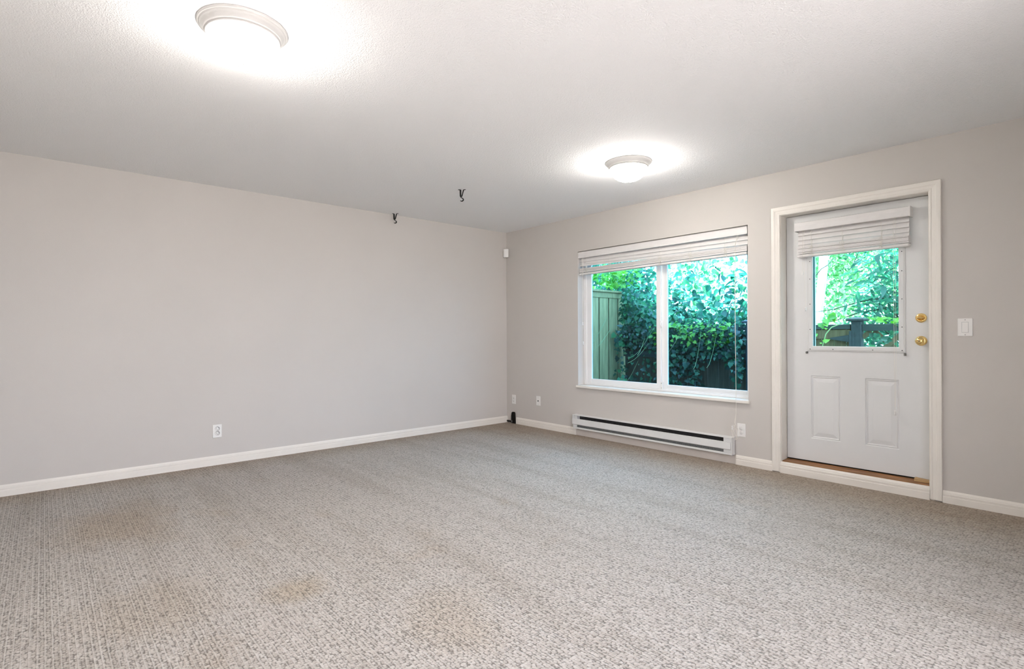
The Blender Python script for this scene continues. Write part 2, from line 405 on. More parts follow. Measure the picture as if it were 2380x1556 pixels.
# frame around the glass
FP = [(0, 0), (0, .006), (.006, .011), (.030, .011), (.034, .008), (.037, .008), (.041, .004), (.041, 0)]
def rect_sweep(prof, x0, z0, x1, z1, y):
    mb = MB()
    cs = [(x0, z0, -1, -1), (x1, z0, 1, -1), (x1, z1, 1, 1), (x0, z1, -1, 1), (x0, z0, -1, -1)]
    vs = [Vector((x, y, z)) + Vector((sx*a, -b, sz*a)) for x, z, sx, sz in cs for a, b in prof]; m_ = len(prof)
    fs = [(i*m_+k, i*m_+(k+1) % m_, (i+1)*m_+(k+1) % m_, (i+1)*m_+k) for i in range(4) for k in range(m_)]
    return mb.add(vs, fs)
gx0, gx1, gz0, gz1 = 3.612, 4.176, 1.027, 1.893
gf = part(rect_sweep(FP, gx0, gz0, gx1, gz1, LY), 'glass_frame', 'door', door)
part(MB().box(gx0-.006, .120, gz0-.006, gx1+.006, .125, gz1+.006), 'glass_pane', 'doorglass', door)
part(MB().box(gx0-.006, .1265, gz0-.006, gx0+.004, .145, gz1+.006), 'glass_spacer', 'greyplug', door)
for px, pz in [(3.592, 1.003), (3.592, 1.16), (3.592, 1.36), (3.592, 1.56), (3.592, 1.70), (3.755, 1.003), (4.018, 1.003), (4.197, 1.003), (4.197, 1.17), (4.197, 1.37), (4.197, 1.57), (4.197, 1.708)]:
    part(MB().lathe([(.0034, 0), (.0034, .0008), (0, .0012)], (px, LY-.011, pz), 'y', 12), 'screw_hole', 'slot', door, gf)
# hardware
kx = 4.305
mb = MB().lathe([(.034, 0), (.034, .003), (.031, .006), (.022, .008), (.019, .009)], (kx, LY, 1.072), 'y', 40)
kr = part(mb, 'knob_rose', 'brass', door)
part(MB().lathe([(.011, .005), (.010, .022), (.014, .028), (.022, .034), (.0262, .043), (.0255, .052), (.019, .060), (.008, .063), (0, .0632)], (kx, LY, 1.072), 'y', 40), 'door_knob', 'brass', door)
part(MB().lathe([(.0045, .062), (.0045, .0645), (0, .065)], (kx, LY, 1.072), 'y', 16), 'knob_button', 'steel', door)
mb = MB().lathe([(.0325, 0), (.0325, .004), (.029, .009), (.020, .010), (.018, .008), (0, .008)], (kx, LY, 1.232), 'y', 40)
db_ = part(mb, 'deadbolt_plate', 'brass', door)
mb = MB().lathe([(.008, .006), (.007, .016), (0, .017)], (kx, LY, 1.232), 'y', 20)
mb.bbox(kx-.021, LY-.026, 1.226, kx+.021, LY-.015, 1.236, .004)
part(mb, 'deadbolt_thumb_turn', 'brass', door)
for bx in (3.566, 4.213):
    mb = MB().bbox(bx-.007, LY-.014, .966, bx+.007, LY, .984, .002).tube([(bx, LY-.008, .975), (bx, LY-.022, .975)], .005, 10)
    part(mb, 'blind_hold_down', 'steel', door)
part(MB().box(3.415, .104, .1045, 4.36, .14, .1125), 'door_sweep', 'black', door)

o = MB().sweep([(0, 0), (.085, 0), (.085, .010), (.0, .018)], [((4.272, .045, .0985), (1, .05, 0), (0, 0, 1)), ((4.272, .092, .1015), (1, .05, 0), (0, 0, 1))]).build('wooden_shim', 'shim')
tag(o, 'small pale wooden wedge lying on the door threshold', 'wedge')

# ------------------------------------------------------------------ window
win = bpy.data.objects.new('window_1', None); C.objects.link(win); win.location = (WX0, .1, WZ0)
struct(win, 'white vinyl sliding window looking onto the ivy covered fence', 'window')
def ring(mb, x0, z0, x1, z1, wl, wr, wb, wt, y0, y1, c=.003):
    mb.bbox(x0, y0, z0, x0+wl, y1, z1, c); mb.bbox(x1-wr, y0, z0, x1, y1, z1, c)
    mb.bbox(x0+wl-.001, y0+.0006, z0, x1-wr+.001, y1-.0006, z0+wb, c); mb.bbox(x0+wl-.001, y0+.0006, z1-wt, x1-wr+.001, y1-.0006, z1, c)
    return mb
mb = ring(MB(), WX0, WZ0, WX1, WZ1, .042, .042, .022, .042, .098, .168)
mb.box(WX0+.042, .118, WZ0+.022, WX1-.042, .122, WZ0+.034); part(mb, 'window_frame', 'vinyl', win)
sash = part(ring(MB(), 1.262, .580, 2.218, 2.012, .068, .050, .052, .05, .104, .128), 'sliding_sash', 'vinyl', win)
part(MB().box(1.325, .114, .628, 2.172, .118, 1.966), 'glass_pane', 'glass', win, sash)
fx = part(ring(MB(), 2.212, .580, 3.098, 2.012, .062, .03, .046, .05, .133, .158), 'fixed_sash', 'vinyl', win)
part(MB().box(2.27, .143, .622, 3.07, .147, 1.966), 'glass_pane', 'glass', win, fx)
mb = MB().bbox(2.222, .093, 1.185, 2.240, .1045, 1.255, .003).tube([(2.231, .096, 1.245), (2.233, .080, 1.238), (2.233, .077, 1.215), (2.233, .084, 1.200)], .0045, 8)
lt = part(mb, 'window_latch', 'plate', win)
mb = MB().bbox(2.220, .092, .578, 2.242, .104, .655, .002); part(mb, 'sash_lock', 'plate', win)
for z in (.594, .640): part(MB().lathe([(.0035, 0), (.003, .001), (0, .0012)], (2.231, .092, z), 'y', 10), 'screw', 'slot', win)
# white board sill
mb = MB().bbox(1.211, -.030, .533, 3.153, -.0005, .5605, .004).box(WX0+.0005, -.001, .531, WX1-.0005, .168, .5602)
part(mb, 'window_sill', 'trim', win)

# ------------------------------------------------------------------ slatted blinds
def slat(mb, x0, x1, y, z, w, tilt, th=.0026, lean=0):
    c, s_ = math.cos(tilt), math.sin(tilt)
    n = 6; top = []; bot = []
    for k in range(n+1):
        u = (k/n-.5)*w; cr = .003*(1-(2*k/n-1)**2)
        top.append((y + u*c - (cr+th/2)*s_, z + u*s_ + (cr+th/2)*c)); bot.append((y + u*c - (cr-th/2)*s_, z + u*s_ + (cr-th/2)*c))
    prof = top + bot[::-1]
    vs = [(x, a, b+(x-(x0+x1)/2)*lean) for x in (x0, x1) for a, b in prof]; m_ = len(prof)
    mb.add(vs, [(k, (k+1) % m_, m_+(k+1) % m_, m_+k) for k in range(m_)] + [tuple(range(m_))[::-1], tuple(range(m_, 2*m_))])
def tassel(mb, x, y, z, k=1.0):
    mb.lathe([(.002*k, 0), (.006*k, -.004*k), (.0055*k, -.012*k), (.0038*k, -.015*k), (.0065*k, -.026*k), (.006*k, -.032*k), (0, -.033*k)], (x, y, z), 'z', 14)
def add_tassel(x, y, z, k, root, cord):
    mb = MB(); tassel(mb, x, y, z, k); return part(mb, 'tassel', 'plate', root, cord)
random.seed(4)
def bundle(mb, x, y0, z0, z1):
    for k in range(5):
        pts = []; x_ = x + random.uniform(-.016, .016)
        for q in range(7):
            pts.append((x_ + random.uniform(-.012, .012), y0 - random.uniform(.001, .007), z0 + (z1-z0)*q/6))
        mb.tube(pts, .0011, 5)
# window blind
wb = thing('window_blind', 'cream slatted blind drawn up tight under the top of the window', 'blind', None, (2.18, .03, 2.05))
bx0, bx1 = 1.230, 3.129
mb = MB(); mb.sweep([(0, 0), (.006, -.004), (.0085, -.020), (.0085, -.050), (.004, -.066), (.016, -.066), (.016, 0)], [((bx0-.004, -.006, 2.043), (0, 1, 0), (0, 0, 1)), ((bx1+.002, -.006, 2.043), (0, 1, 0), (0, 0, 1))])
part(mb, 'valance', 'blind', wb)
part(MB().bbox(bx0, .012, 1.995, bx1, .062, 2.045, .002), 'headrail', 'blind', wb)
YB = .036
tiltz = lambda x: (x-2.18)*.010
for i, (z, tl, kk) in enumerate([(1.957, -1.25, -.002), (1.922, -1.15, -.008), (1.893, -1.0, -.016)]):
    mb = MB(); slat(mb, bx0+.004, bx1-.004, YB, z, .05, -tl*1.0, .0026, kk)
    o = part(mb, 'slat', 'blind', wb)
for i in range(9):
    mb = MB(); slat(mb, bx0+.004+random.uniform(0, .004), bx1-.004, YB+random.uniform(-.002, .002), 1.826+i*.0052, .05, random.uniform(-.05, .05), .0044, .010)
    part(mb, 'slat', 'blind', wb)
mb = MB().bbox(bx0+.006, YB-.027, 1.797, bx1-.006, YB+.027, 1.819, .004); mb.v = [(a, b, c+(a-2.18)*.010) for a, b, c in mb.v]; part(mb, 'bottom_rail', 'blind', wb)
LADX = [1.34, 1.66, 1.97, 2.275, 2.60, 2.93]
for x in LADX:
    mb = MB().tube([(x, YB-.0285, 1.99), (x, YB-.029, 1.88)], .0010, 5).tube([(x+.008, YB+.027, 1.99), (x+.008, YB+.027, 1.86)], .0010, 5); bundle(mb, x, YB-.028, 1.80, 1.885)
    part(mb, 'ladder_cord', 'cord', wb)
mb = MB().tube([(1.305, -.012, 1.975), (1.303, -.012, 1.6), (1.304, -.012, 1.26)], .0013, 6).tube([(1.312, -.012, 1.975), (1.309, -.012, 1.5), (1.308, -.012, 1.045)], .0013, 6)
tc = part(mb, 'tilt_cord', 'cord', wb); add_tassel(1.304, -.012, 1.262, 1.1, wb, tc); add_tassel(1.308, -.012, 1.047, 1.1, wb, tc)
mb = MB()
lx = 3.045; yc = -.046
mb.tube([(lx+.012, -.014, 1.975), (lx+.018, -.02, 1.95), (lx+.002, yc+.01, 1.90), (lx, yc, 1.6), (lx+.004, yc, 1.0), (lx+.008, yc, .62), (lx+.010, yc-.006, .45), (lx+.014, yc-.03, .372)], .0017, 6)
mb.tube([(lx+.004, -.014, 1.975), (lx+.002, yc+.008, 1.88), (lx+.004, yc, 1.3), (lx+.008, yc-.003, .7), (lx+.010, yc-.006, .45), (lx+.010, yc-.034, .37)], .0015, 6)
zc = .335; xk = lx+.014; yk = yc-.036
mb.tube([(xk, yk, .375), (xk+.006, yk, .355), (xk-.006, yk-.004, .345), (xk+.006, yk-.006, .335), (xk-.005, yk-.002, .325), (xk+.005, yk, .318)], .0035, 7)
for (dx, dz, rx, rz, ph) in ((-.006, -.075, .022, .050, .3), (.010, -.080, .026, .052, -.4), (.004, -.06, .016, .040, .9)):
    pts = []
    for k in range(15):
        a = PI/2 + 2*PI*k/14; x_, z_ = rx*math.cos(a), rz*math.sin(a)
        pts.append((xk+dx+x_*math.cos(ph*.5)-z_*math.sin(ph*.3), yk+.004*math.sin(a*2), zc+dz+.022+z_))
    mb.tube(pts, .0013, 5)
mb.tube([(xk, yk, .34), (xk-.012, yk-.004, .352), (xk-.020, yk-.004, .345)], .0012, 5)
lc_ = part(mb, 'lift_cord', 'cord', wb); add_tassel(xk-.021, yk-.004, .345, 1.15, wb, lc_)
# door blind
dbn = thing('door_blind', 'short white slatted blind raised above the glass of the door', 'blind', None, (3.88, LY, 1.96))
ex0, ex1 = 3.503, 4.253
mb = MB(); mb.sweep([(0, 0), (.004, -.003), (.006, -.030), (.004, -.064), (.0, -.068), (-.010, -.068), (-.010, 0)], [((ex0, .030, 2.010), (0, -1, 0), (0, 0, 1)), ((ex1, .030, 2.010), (0, -1, 0), (0, 0, 1))])
mb.bbox(ex1-.001, .022, 1.940, ex1+.009, LY-.001, 2.013, .002).bbox(ex0-.003, .026, 1.941, ex0+.006, LY-.001, 2.010, .002)
part(mb, 'valance', 'blind', dbn)
part(MB().bbox(ex0+.01, .045, 1.952, ex1-.004, LY-.0005, 2.002, .002), 'headrail', 'blind', dbn)
YD = .070
for z, tl in [(1.930, 1.22), (1.893, 1.22), (1.857, 1.2), (1.829, 1.0)]:
    mb = MB(); slat(mb, ex0+.012, ex1-.006, YD, z, .046, tl); part(mb, 'slat', 'blind', dbn)
for i in range(8):
    mb = MB(); slat(mb, ex0+.010+random.uniform(-.002, .003), ex1-.006+random.uniform(-.002, .002), YD+random.uniform(-.003, .003), 1.764+i*.0065, .048, random.uniform(-.04, .1), .0054); part(mb, 'slat', 'blind', dbn)
part(MB().bbox(ex0+.008, YD-.026, 1.734, ex1-.004, YD+.026, 1.757, .005), 'bottom_rail', 'blind', dbn)
for x in (3.618, 3.835, 4.085):
    mb = MB().tube([(x, YD-.027, 1.945), (x+.002, YD-.028, 1.82)], .0011, 5); mb.tube([(x+.012, YD+.02, 1.94), (x-.002, YD-.02, 1.82)], .0010, 5); bundle(mb, x, YD-.026, 1.745, 1.825)
    part(mb, 'ladder_cord', 'cord', dbn)
mb = MB().tube([(3.565, .022, 1.945), (3.563, .022, 1.62)], .0012, 6).tube([(3.575, .024, 1.945), (3.571, .04, 1.55), (3.570, .06, 1.335)], .0009, 6)
tc = part(mb, 'tilt_cord', 'cord', dbn); add_tassel(3.563, .022, 1.622, 1, dbn, tc); add_tassel(3.570, .060, 1.337, 1, dbn, tc)
mb = MB().tube([(4.165, .022, 1.945), (4.163, .03, 1.5), (4.160, .05, .9), (4.161, .06, .575)], .0012, 6).tube([(4.176, .024, 1.945), (4.173, .03, 1.4), (4.172, .05, 1.0), (4.163, .06, .60)], .0010, 6)
lc_ = part(mb, 'lift_cord', 'cord', dbn); add_tassel(4.161, .060, .578, 1.1, dbn, lc_)

# ------------------------------------------------------------------ heater
ht = thing('baseboard_heater', 'long white electric baseboard heater mounted below the window', 'heater', None, (2.10, 0, .08))
hx0, hx1 = 1.190, 3.022
mb = MB()
mb.box(hx0, -.004, .082, hx1, 0, .234)                                           # back plate
mb.sweep([(0, .2355), (.060, .2325), (.066, .2290), (.064, .2275), (.058, .2295), (0, .2325)], [((hx0, 0, 0), (0, -1, 0), (0, 0, 1)), ((hx1, 0, 0), (0, -1, 0), (0, 0, 1))])
mb.sweep([(0, .080), (.056, .080), (.062, .084), (.062, .098), (.059, .100), (.057, .086), (0, .083)], [((hx0+.010, 0, 0), (0, -1, 0), (0, 0, 1)), ((hx1, 0, 0), (0, -1, 0), (0, 0, 1))])
mb.box(hx0, -.064, .128, hx0+.004, 0, .2325).box(hx0+.010, -.060, .081, hx0+.014, 0, .13).box(hx1-.004, -.064, .081, hx1, 0, .2325)
part(mb, 'case', 'heater', ht)
mb = MB().sweep([(.064, .194), (.068, .192), (.068, .132), (.064, .127), (.058, .131), (.063, .134), (.063, .190)], [((hx0+.001, 0, 0), (0, -1, 0), (0, 0, 1)), ((hx1-.012, 0, 0), (0, -1, 0), (0, 0, 1))])
part(mb, 'front_panel', 'heater', ht)
for a_, b_ in ((hx0+.005, hx0+.064), (hx1-.078, hx1-.005)): part(MB().bbox(a_, -.059, .1005, b_, -.004, .2270, .002), 'end_cover', 'heater', ht)
mb = MB().box(hx0+.064, -.012, .100, hx1-.078, -.0045, .228); part(mb, 'inner_reflector', 'heaterdark', ht)
mb = MB()
x = hx0+.075
while x < hx1-.085: mb.box(x, -.052, .106, x+.0012, -.014, .168); x += .0105
mb.tube([(hx0+.064, -.033, .137), (hx1-.078, -.033, .137)], .008, 10)
part(mb, 'heating_element', 'fin', ht)
mb = MB(); x = hx0+.07
mb.box(hx0+.066, -.0572, .1015, hx1-.079, -.0560, .124); part(mb, 'lower_grille', 'fin', ht)
mb = MB()
while x < hx1-.085: mb.box(x, -.0580, .108, x+.006, -.0572, .1105); x += .022
part(mb, 'grille_slot', 'heaterdark', ht)

# ------------------------------------------------------------------ outlets and switch
def plate_dev(kind, name, label, cat, x, z, wall='back', w=.0715, h=.1145, group=None):
    """built flat on the back wall at origin, then placed"""
    root = thing(name, label, cat, group, (0, 0, 0))
    P = lambda mb, n, mt, sub=None: part(mb, n, mt, root, sub)
    P(MB().bbox(-w/2, -.0055, -h/2, w/2, 0, h/2, .0035), 'cover_plate', 'plate')
    if kind in ('duplex', 'capped', 'dark'):
        for s_ in (-1, 1):
            zc_ = s_*.0195
            if kind == 'dark': P(MB().lathe([(.0182, 0), (.0182, .0006), (0, .0006)], (.0005, -.0056, zc_+.001), 'y', 28), 'opening_gap', 'slot')
            r0 = .0170 if kind != 'dark' else .0163
            rc = P(MB().lathe([(r0, 0), (r0, .0018), (r0-.001, .0026), (0, .0026)], (-.0012 if kind == 'dark' else 0, -.0056, zc_), 'y', 28), 'receptacle', 'plate')
            if kind == 'capped':
                P(MB().lathe([(.0150, 0), (.0148, .003), (.0125, .0042), (0, .0042)], (0, -.0083, zc_), 'y', 28).bbox(-.003, -.0175, zc_-.009, .0025, -.0125, zc_+.009, .002), 'plug_cover', 'plate', rc)
            else:
                P(MB().box(-.0075, -.0088, zc_-.001, -.0055, -.0082, zc_+.0075).box(.0055, -.0088, zc_+.0005, .0075, -.0082, zc_+.0065).lathe([(.0024, 0), (.0024, .0007), (0, .0007)], (0, -.0081, zc_-.0075), 'y', 12), 'slots', 'slot', rc)
        P(MB().lathe([(.0028, 0), (.0022, .001), (0, .0012)], (0, -.0055, 0), 'y', 12), 'screw', 'greyplug')
    if kind == 'coax':
        P(MB().lathe([(.0075, 0), (.0075, .002), (.0048, .002), (.0048, .009), (.0020, .009), (.0020, .007), (0, .007)], (0, -.0055, 0), 'y', 20), 'coax_connector', 'black')
        for s_ in (-1, 1): P(MB().lathe([(.0028, 0), (.0022, .001), (0, .0012)], (0, -.0055, s_*.042), 'y', 12), 'screw', 'greyplug')
    if kind == 'switch':
        P(MB().box(-.0170, -.0058, -.0340, .0170, -.0050, .0340), 'rocker_gap', 'greyplug')
        mb = MB(); mb.sweep([(-.0325, -.0105), (0, -.0075), (.0325, -.0062), (.0325, -.004), (-.0325, -.004)], [((-.0155, 0, 0), (0, 0, 1), (0, 1, 0)), ((.0155, 0, 0), (0, 0, 1), (0, 1, 0))])
        P(mb, 'rocker', 'plate')
        for s_ in (-1, 1): P(MB().lathe([(.0030, 0), (.0024, .001), (0, .0012)], (0, -.0055, s_*.0485), 'y', 12), 'screw', 'greyplug')
    if wall == 'back': root.location = (x, 0, z)
    else: root.location = (0, x, z); root.rotation_euler = (0, 0, PI/2)
    return root
plate_dev('dark', 'wall_outlet', 'white duplex outlet alone on the long left wall', 'outlet', -3.351, .295, 'left')
plate_dev('duplex', 'wall_outlet', 'white duplex outlet right of the corner above the black bracket', 'outlet', .139, .305)
plate_dev('coax', 'coax_jack', 'white cable jack plate between corner outlet and heater', 'cable jack', .585, .325)
plate_dev('capped', 'wall_outlet', 'white outlet with child plug covers at the right end of the heater', 'outlet', 3.078, .300)
plate_dev('switch', 'light_switch', 'white rocker light switch right of the garden door', 'light switch', 4.556, 1.163, w=.0755, h=.116)

# ------------------------------------------------------------------ ceiling lamps
def make_lamp():
    r = thing('ceiling_lamp', 'nearer large lit dome ceiling lamp with white stepped ring', 'ceiling lamp', 'flush dome lamps on the ceiling', (2.746, -3.845, H))
    x, y = r.location.x, r.location.y
    mb = MB().lathe([(.174, 0), (.1745, -.006), (.171, -.010), (.1665, -.0105), (.1655, -.014), (.163, -.0155), (.158, -.022), (.152, -.032), (.147, -.038), (.1455, -.038), (.1445, -.043), (.141, -.047), (.137, -.047), (.135, -.040), (.120, -.012)], (x, y, H), 'z', 96)
    part(mb, 'ceiling_ring', 'ring', r)
    prof = [(.1355*math.cos(a)**.85 if a < PI/2-.01 else 0, -.045-.097*math.sin(a)) for a in [k*PI/2/18 for k in range(19)]]
    part(MB().lathe(prof, (x, y, H), 'z', 64), 'glass_dome', 'dome', r)
    part(MB().lathe([(0.009, -.1405), (.009, -.1445), (.005, -.148), (.0055, -.151), (0, -.154)], (x, y, H), 'z', 20), 'finial', 'finial', r)
    return r
l1 = make_lamp()
def dup(root, loc, label):
    r = root.copy(); C.objects.link(r); r.location = loc; r['label'] = label
    for ch in list(root.children):
        c = ch.copy(); C.objects.link(c); c.parent = r
    return r
dup(l1, (2.742, -1.129, H), 'farther smaller looking lit dome lamp on the ceiling near the window')

# ------------------------------------------------------------------ ceiling hooks, sensor, corner bracket
def strip(mb, pts, w, th, side):
    """flat strip bent along pts; side = width direction"""
    S_ = Vector(side).normalized(); pts = [Vector(p) for p in pts]
    vs = []
    for i, p in enumerate(pts):
        d = (pts[min(i+1, len(pts)-1)]-pts[max(i-1, 0)]).normalized(); n = d.cross(S_).normalized()
        ww = w[i] if isinstance(w, (list, tuple)) else w
        tt = th[i] if isinstance(th, (list, tuple)) else th
        for a, b in ((-1, -1), (1, -1), (1, 1), (-1, 1)): vs.append(p + S_*a*ww/2 + n*b*tt/2)
    m_ = 4; n_ = len(pts)
    mb.add(vs, [(i*m_+k, i*m_+(k+1) % 4, (i+1)*m_+(k+1) % 4, (i+1)*m_+k) for i in range(n_-1) for k in range(4)] + [(3, 2, 1, 0), tuple((n_-1)*4+k for k in range(4))])
HD = Vector((.70, .71, 0))     # direction in which the hook opens
HN = Vector((-.71, .70, 0))
def make_hook(loc, label):
    r = thing('ceiling_hook', label, 'hook', 'black plant hooks screwed to the ceiling', loc)
    P = lambda u, z: Vector((0, 0, z)) + HD*u
    mb = MB(); strip(mb, [P(-.030, -.0015), P(-.012, -.0015), P(-.0095, -.006), P(-.0085, -.060), P(-.006, -.070)], .014, [.003, .005, .014, .013, .006], HN)
    o = mb.build('hook_plate', 'black', r)
    mb = MB(); strip(mb, [P(.038, -.0015), P(.023, -.0015), P(.018, -.007), P(.004, -.058), P(0, -.066)], .012, [.003, .004, .008, .0075, .005], HN)
    mb.build('brace', 'black', r)
    mb = MB()
    pts = [P(-.007, -.062), P(-.003, -.072), P(.008, -.078), P(.016, -.086), P(.016, -.096), P(.008, -.104), P(-.003, -.105), P(-.011, -.100)]
    strip(mb, pts, .012, [.005, .006, .007, .009, .010, .007, .006, .004], HN); mb.build('curl', 'black', r)
    return r
h1 = make_hook((1.300, -1.652, H), 'black iron hook hanging from the open ceiling left of the window lamp')
dup(h1, (.066, -1.640, H), 'black iron hook on the ceiling right at the left wall')

sn = thing('motion_sensor', 'small white motion sensor high in the corner of the room', 'motion sensor', None, (.030, -.030, 2.168))
w2 = .033; D1 = Vector((.7071, .7071, 0)); D2 = Vector((.7071, -.7071, 0))
mb = MB(); prof = [(-w2, 0), (w2, 0), (w2, .022)] + [(w2*math.cos(a), .022+.014*math.sin(a)) for a in [k*PI/10 for k in range(1, 10)]] + [(-w2, .022)]
vs = []
for z, k in ((-.052, .90), (-.048, 1), (.050, 1), (.055, .93)):
    for a, b in prof: vs.append(D1*a*k + D2*b*k + Vector((0, 0, z)))
m_ = len(prof); mb.add(vs, [(i*m_+k, i*m_+(k+1) % m_, (i+1)*m_+(k+1) % m_, (i+1)*m_+k) for i in range(3) for k in range(m_)] + [tuple(range(m_))[::-1], tuple(3*m_+k for k in range(m_))])
mb.build('housing', 'plate', sn)
mb = MB().box(-.006, -.006, -.010, .006, .006, .010, Matrix.Translation(Vector((-.006, .006, 0)))); mb.build('wall_bracket', 'greyplug', sn)
mb = MB().lathe([(.004, 0), (.003, .002), (0, .0025)], (0, 0, -.054), 'z', 12); vs2 = mb.v; mb.v = [tuple(Vector(q)+D2*.030) for q in vs2]; mb.build('indicator', 'slot', sn)

br_ = thing('metal_bracket', 'black metal bracket standing in the gap where the baseboard ends in the corner', 'bracket', None, (.14, 0, 0))
mb = MB()
strip(mb, [(.150, -.012, 0), (.148, -.012, .05), (.146, -.012, .13), (.143, -.012, .146)], [.066, .056, .052, .040], .010, (1, 0, 0)); part(mb, 'upright', 'black', br_)
mb = MB().tube([(.118, -.024, .005), (.118, -.020, .10), (.125, -.016, .138)], [.008, .010, .012], 10); part(mb, 'rod', 'black', br_)
part(MB().bbox(.118, -.031, .012, .132, -.024, .042, .003), 'cable_end', 'steel', br_)
part(MB().bbox(.004, -.016, .008, .118, -.001, .030, .003), 'foot_bar', 'black', br_)

# ================================================================== outdoors
GZ = -.12
struct(MB().box(-30, -30, GZ-.3, 20, 40, GZ).build('ground', 'soil'), 'dark planted ground outside the window', 'ground')
FX, FY = .30, 2.0
# tall side fence
sf = thing('side_fence', 'tall pale cedar board fence running away at the left of the window view', 'fence', None, (FX, .2, GZ))
y = .20; k = 0; mb = MB()
while y < FY+.05:
    mb.bbox(FX-.02, y, GZ, FX, y+.196, 1.66, .005)
    y += .218
part(mb, 'board_panel', 'fence_new', sf)
mb = MB(); mb.box(FX-.045, .2, GZ, FX-.025, FY+.1, 1.66); part(mb, 'backing_board', 'fence_old', sf)
mb = MB().bbox(FX-.03, .2, 1.655, FX+.012, FY+.1, 1.735, .004).bbox(FX-.06, .2, 1.735, FX+.04, FY+.1, 1.765, .004); part(mb, 'top_rail', 'fence_new', sf)
# low back fence
bf = thing('back_fence', 'low weathered board fence half hidden by ivy behind the window', 'fence', None, (1.2, FY, GZ))
mb = MB(); x = FX+.06
while x < 2.19: mb.bbox(x, FY+.02, GZ, min(x+.14, 2.205), FY+.04, 1.16, .003); x += .146
part(mb, 'board_panel', 'fence_old', bf)
part(MB().bbox(FX+.045, FY-.02, 1.165, 2.205, FY+.07, 1.215, .004).bbox(FX+.045, FY-.005, .80, 2.205, FY+.019, .88, .003), 'rail', 'rail_old', bf)
# posts
def make_post(x, label):
    r = thing('fence_post', label, 'post', 'square capped posts of the low fence', (x, FY, GZ))
    MB().bbox(-.047, -.047, 0, .047, .047, 1.375, .004).build('post_shaft', 'post_paint', r)
    mb = MB().bbox(-.085, -.085, 1.375, .085, .085, 1.402, .006)
    mb.add([(-.080, -.080, 1.4015), (.080, -.080, 1.4015), (.080, .080, 1.4015), (-.080, .080, 1.4015), (-.03, -.03, 1.418), (.03, -.03, 1.418), (.03, .03, 1.418), (-.03, .03, 1.418)], [(0, 1, 5, 4), (1, 2, 6, 5), (2, 3, 7, 6), (3, 0, 4, 7), (4, 5, 6, 7)])
    mb.build('post_cap', 'post_paint', r); return r
PX1, PX2 = 2.255, 3.385
p1 = make_post(PX1, 'blue grey capped post at the right edge of the window view')
dup(p1, (PX2, FY, GZ), 'blue grey capped post carrying the gate hinge in the door glass')
# gate between posts
gt = thing('garden_gate', 'brown board garden gate left of the hinge post seen through the door glass', 'gate', None, (2.8, FY, GZ))
mb = MB(); x = PX1+.065
while x < PX2-.065: mb.bbox(x, FY+.0, GZ+.06, min(x+.115, PX2-.06), FY+.02, 1.17, .003); x += .12
part(mb, 'board_panel', 'gate_board', gt)
part(MB().bbox(PX1+.06, FY-.04, 1.17, PX2-.055, FY+.03, 1.222, .004), 'gate_rail', 'rail_old', gt)
for za, zb_ in ((1.065, 1.165), (.2, .3)): part(MB().bbox(PX1+.06, FY-.03, za, PX2-.055, FY-.001, zb_, .003), 'gate_rail', 'gate_board', gt)
mb = MB(); mb.add([(PX2-.055, FY-.052, 1.11), (PX2-.055, FY-.052, 1.03), (PX2-.25, FY-.042, 1.062), (PX2-.25, FY-.042, 1.078), (PX2-.055, FY-.048, 1.11), (PX2-.055, FY-.048, 1.03), (PX2-.25, FY-.036, 1.062), (PX2-.25, FY-.036, 1.078)], [(0, 1, 2, 3), (4, 7, 6, 5), (0, 3, 7, 4), (1, 5, 6, 2), (0, 4, 5, 1), (3, 2, 6, 7)])
mb.bbox(PX2-.065, FY-.055, .99, PX2-.02, FY-.0475, 1.15, .002).tube([(PX2-.055, FY-.058, .99), (PX2-.055, FY-.058, 1.15)], .007, 8)
part(mb, 'strap_hinge', 'post_paint', gt)
# lattice right of the gate post
la = thing('lattice_panel', 'brown diagonal lattice panel with ivy right of the hinge post', 'lattice', None, (4.0, FY, GZ))
lx0, lx1, lz0, lz1 = PX2+.048, 4.75, GZ+.1, 1.15
mb = MB()
def clip_line(x0, z0, dx, dz):
    ts = [(lx0-x0)/dx, (lx1-x0)/dx]; tz = [(lz0-z0)/dz, (lz1-z0)/dz]
    a = max(min(ts), min(tz)); b = min(max(ts), max(tz)); return (a, b) if b-a > .06 else None
for sgn, yy in ((1, 0), (-1, .010)):
    q = -2.0
    while q < 4:
        x0 = lx0 + q; c_ = clip_line(x0, lz0, .7071, .7071*sgn) if sgn > 0 else clip_line(x0, lz1, .7071, -.7071)
        if c_:
            zb = lz0 if sgn > 0 else lz1
            for (a, b) in (c_,):
                p0 = Vector((x0+.7071*a, FY+yy, zb+.7071*sgn*a)); p1_ = Vector((x0+.7071*b, FY+yy, zb+.7071*sgn*b))
                n = Vector((-.7071*sgn, 0, .7071))*.024
                vs = [p0+n, p0-n, p1_-n, p1_+n]; vs += [v_+Vector((0, .0095, 0)) for v_ in vs]
                mb.add(vs, [(0, 1, 2, 3), (4, 7, 6, 5), (0, 4, 5, 1), (1, 5, 6, 2), (2, 6, 7, 3), (3, 7, 4, 0)])
        q += .30
part(mb, 'lattice_strips', 'gate_board', la)
for za, zb_ in ((1.150, 1.222), (GZ+.02, GZ+.10)): part(MB().bbox(lx0, FY-.03, za, lx1, FY+.05, zb_, .004), 'lattice_rail', 'rail_old', la)

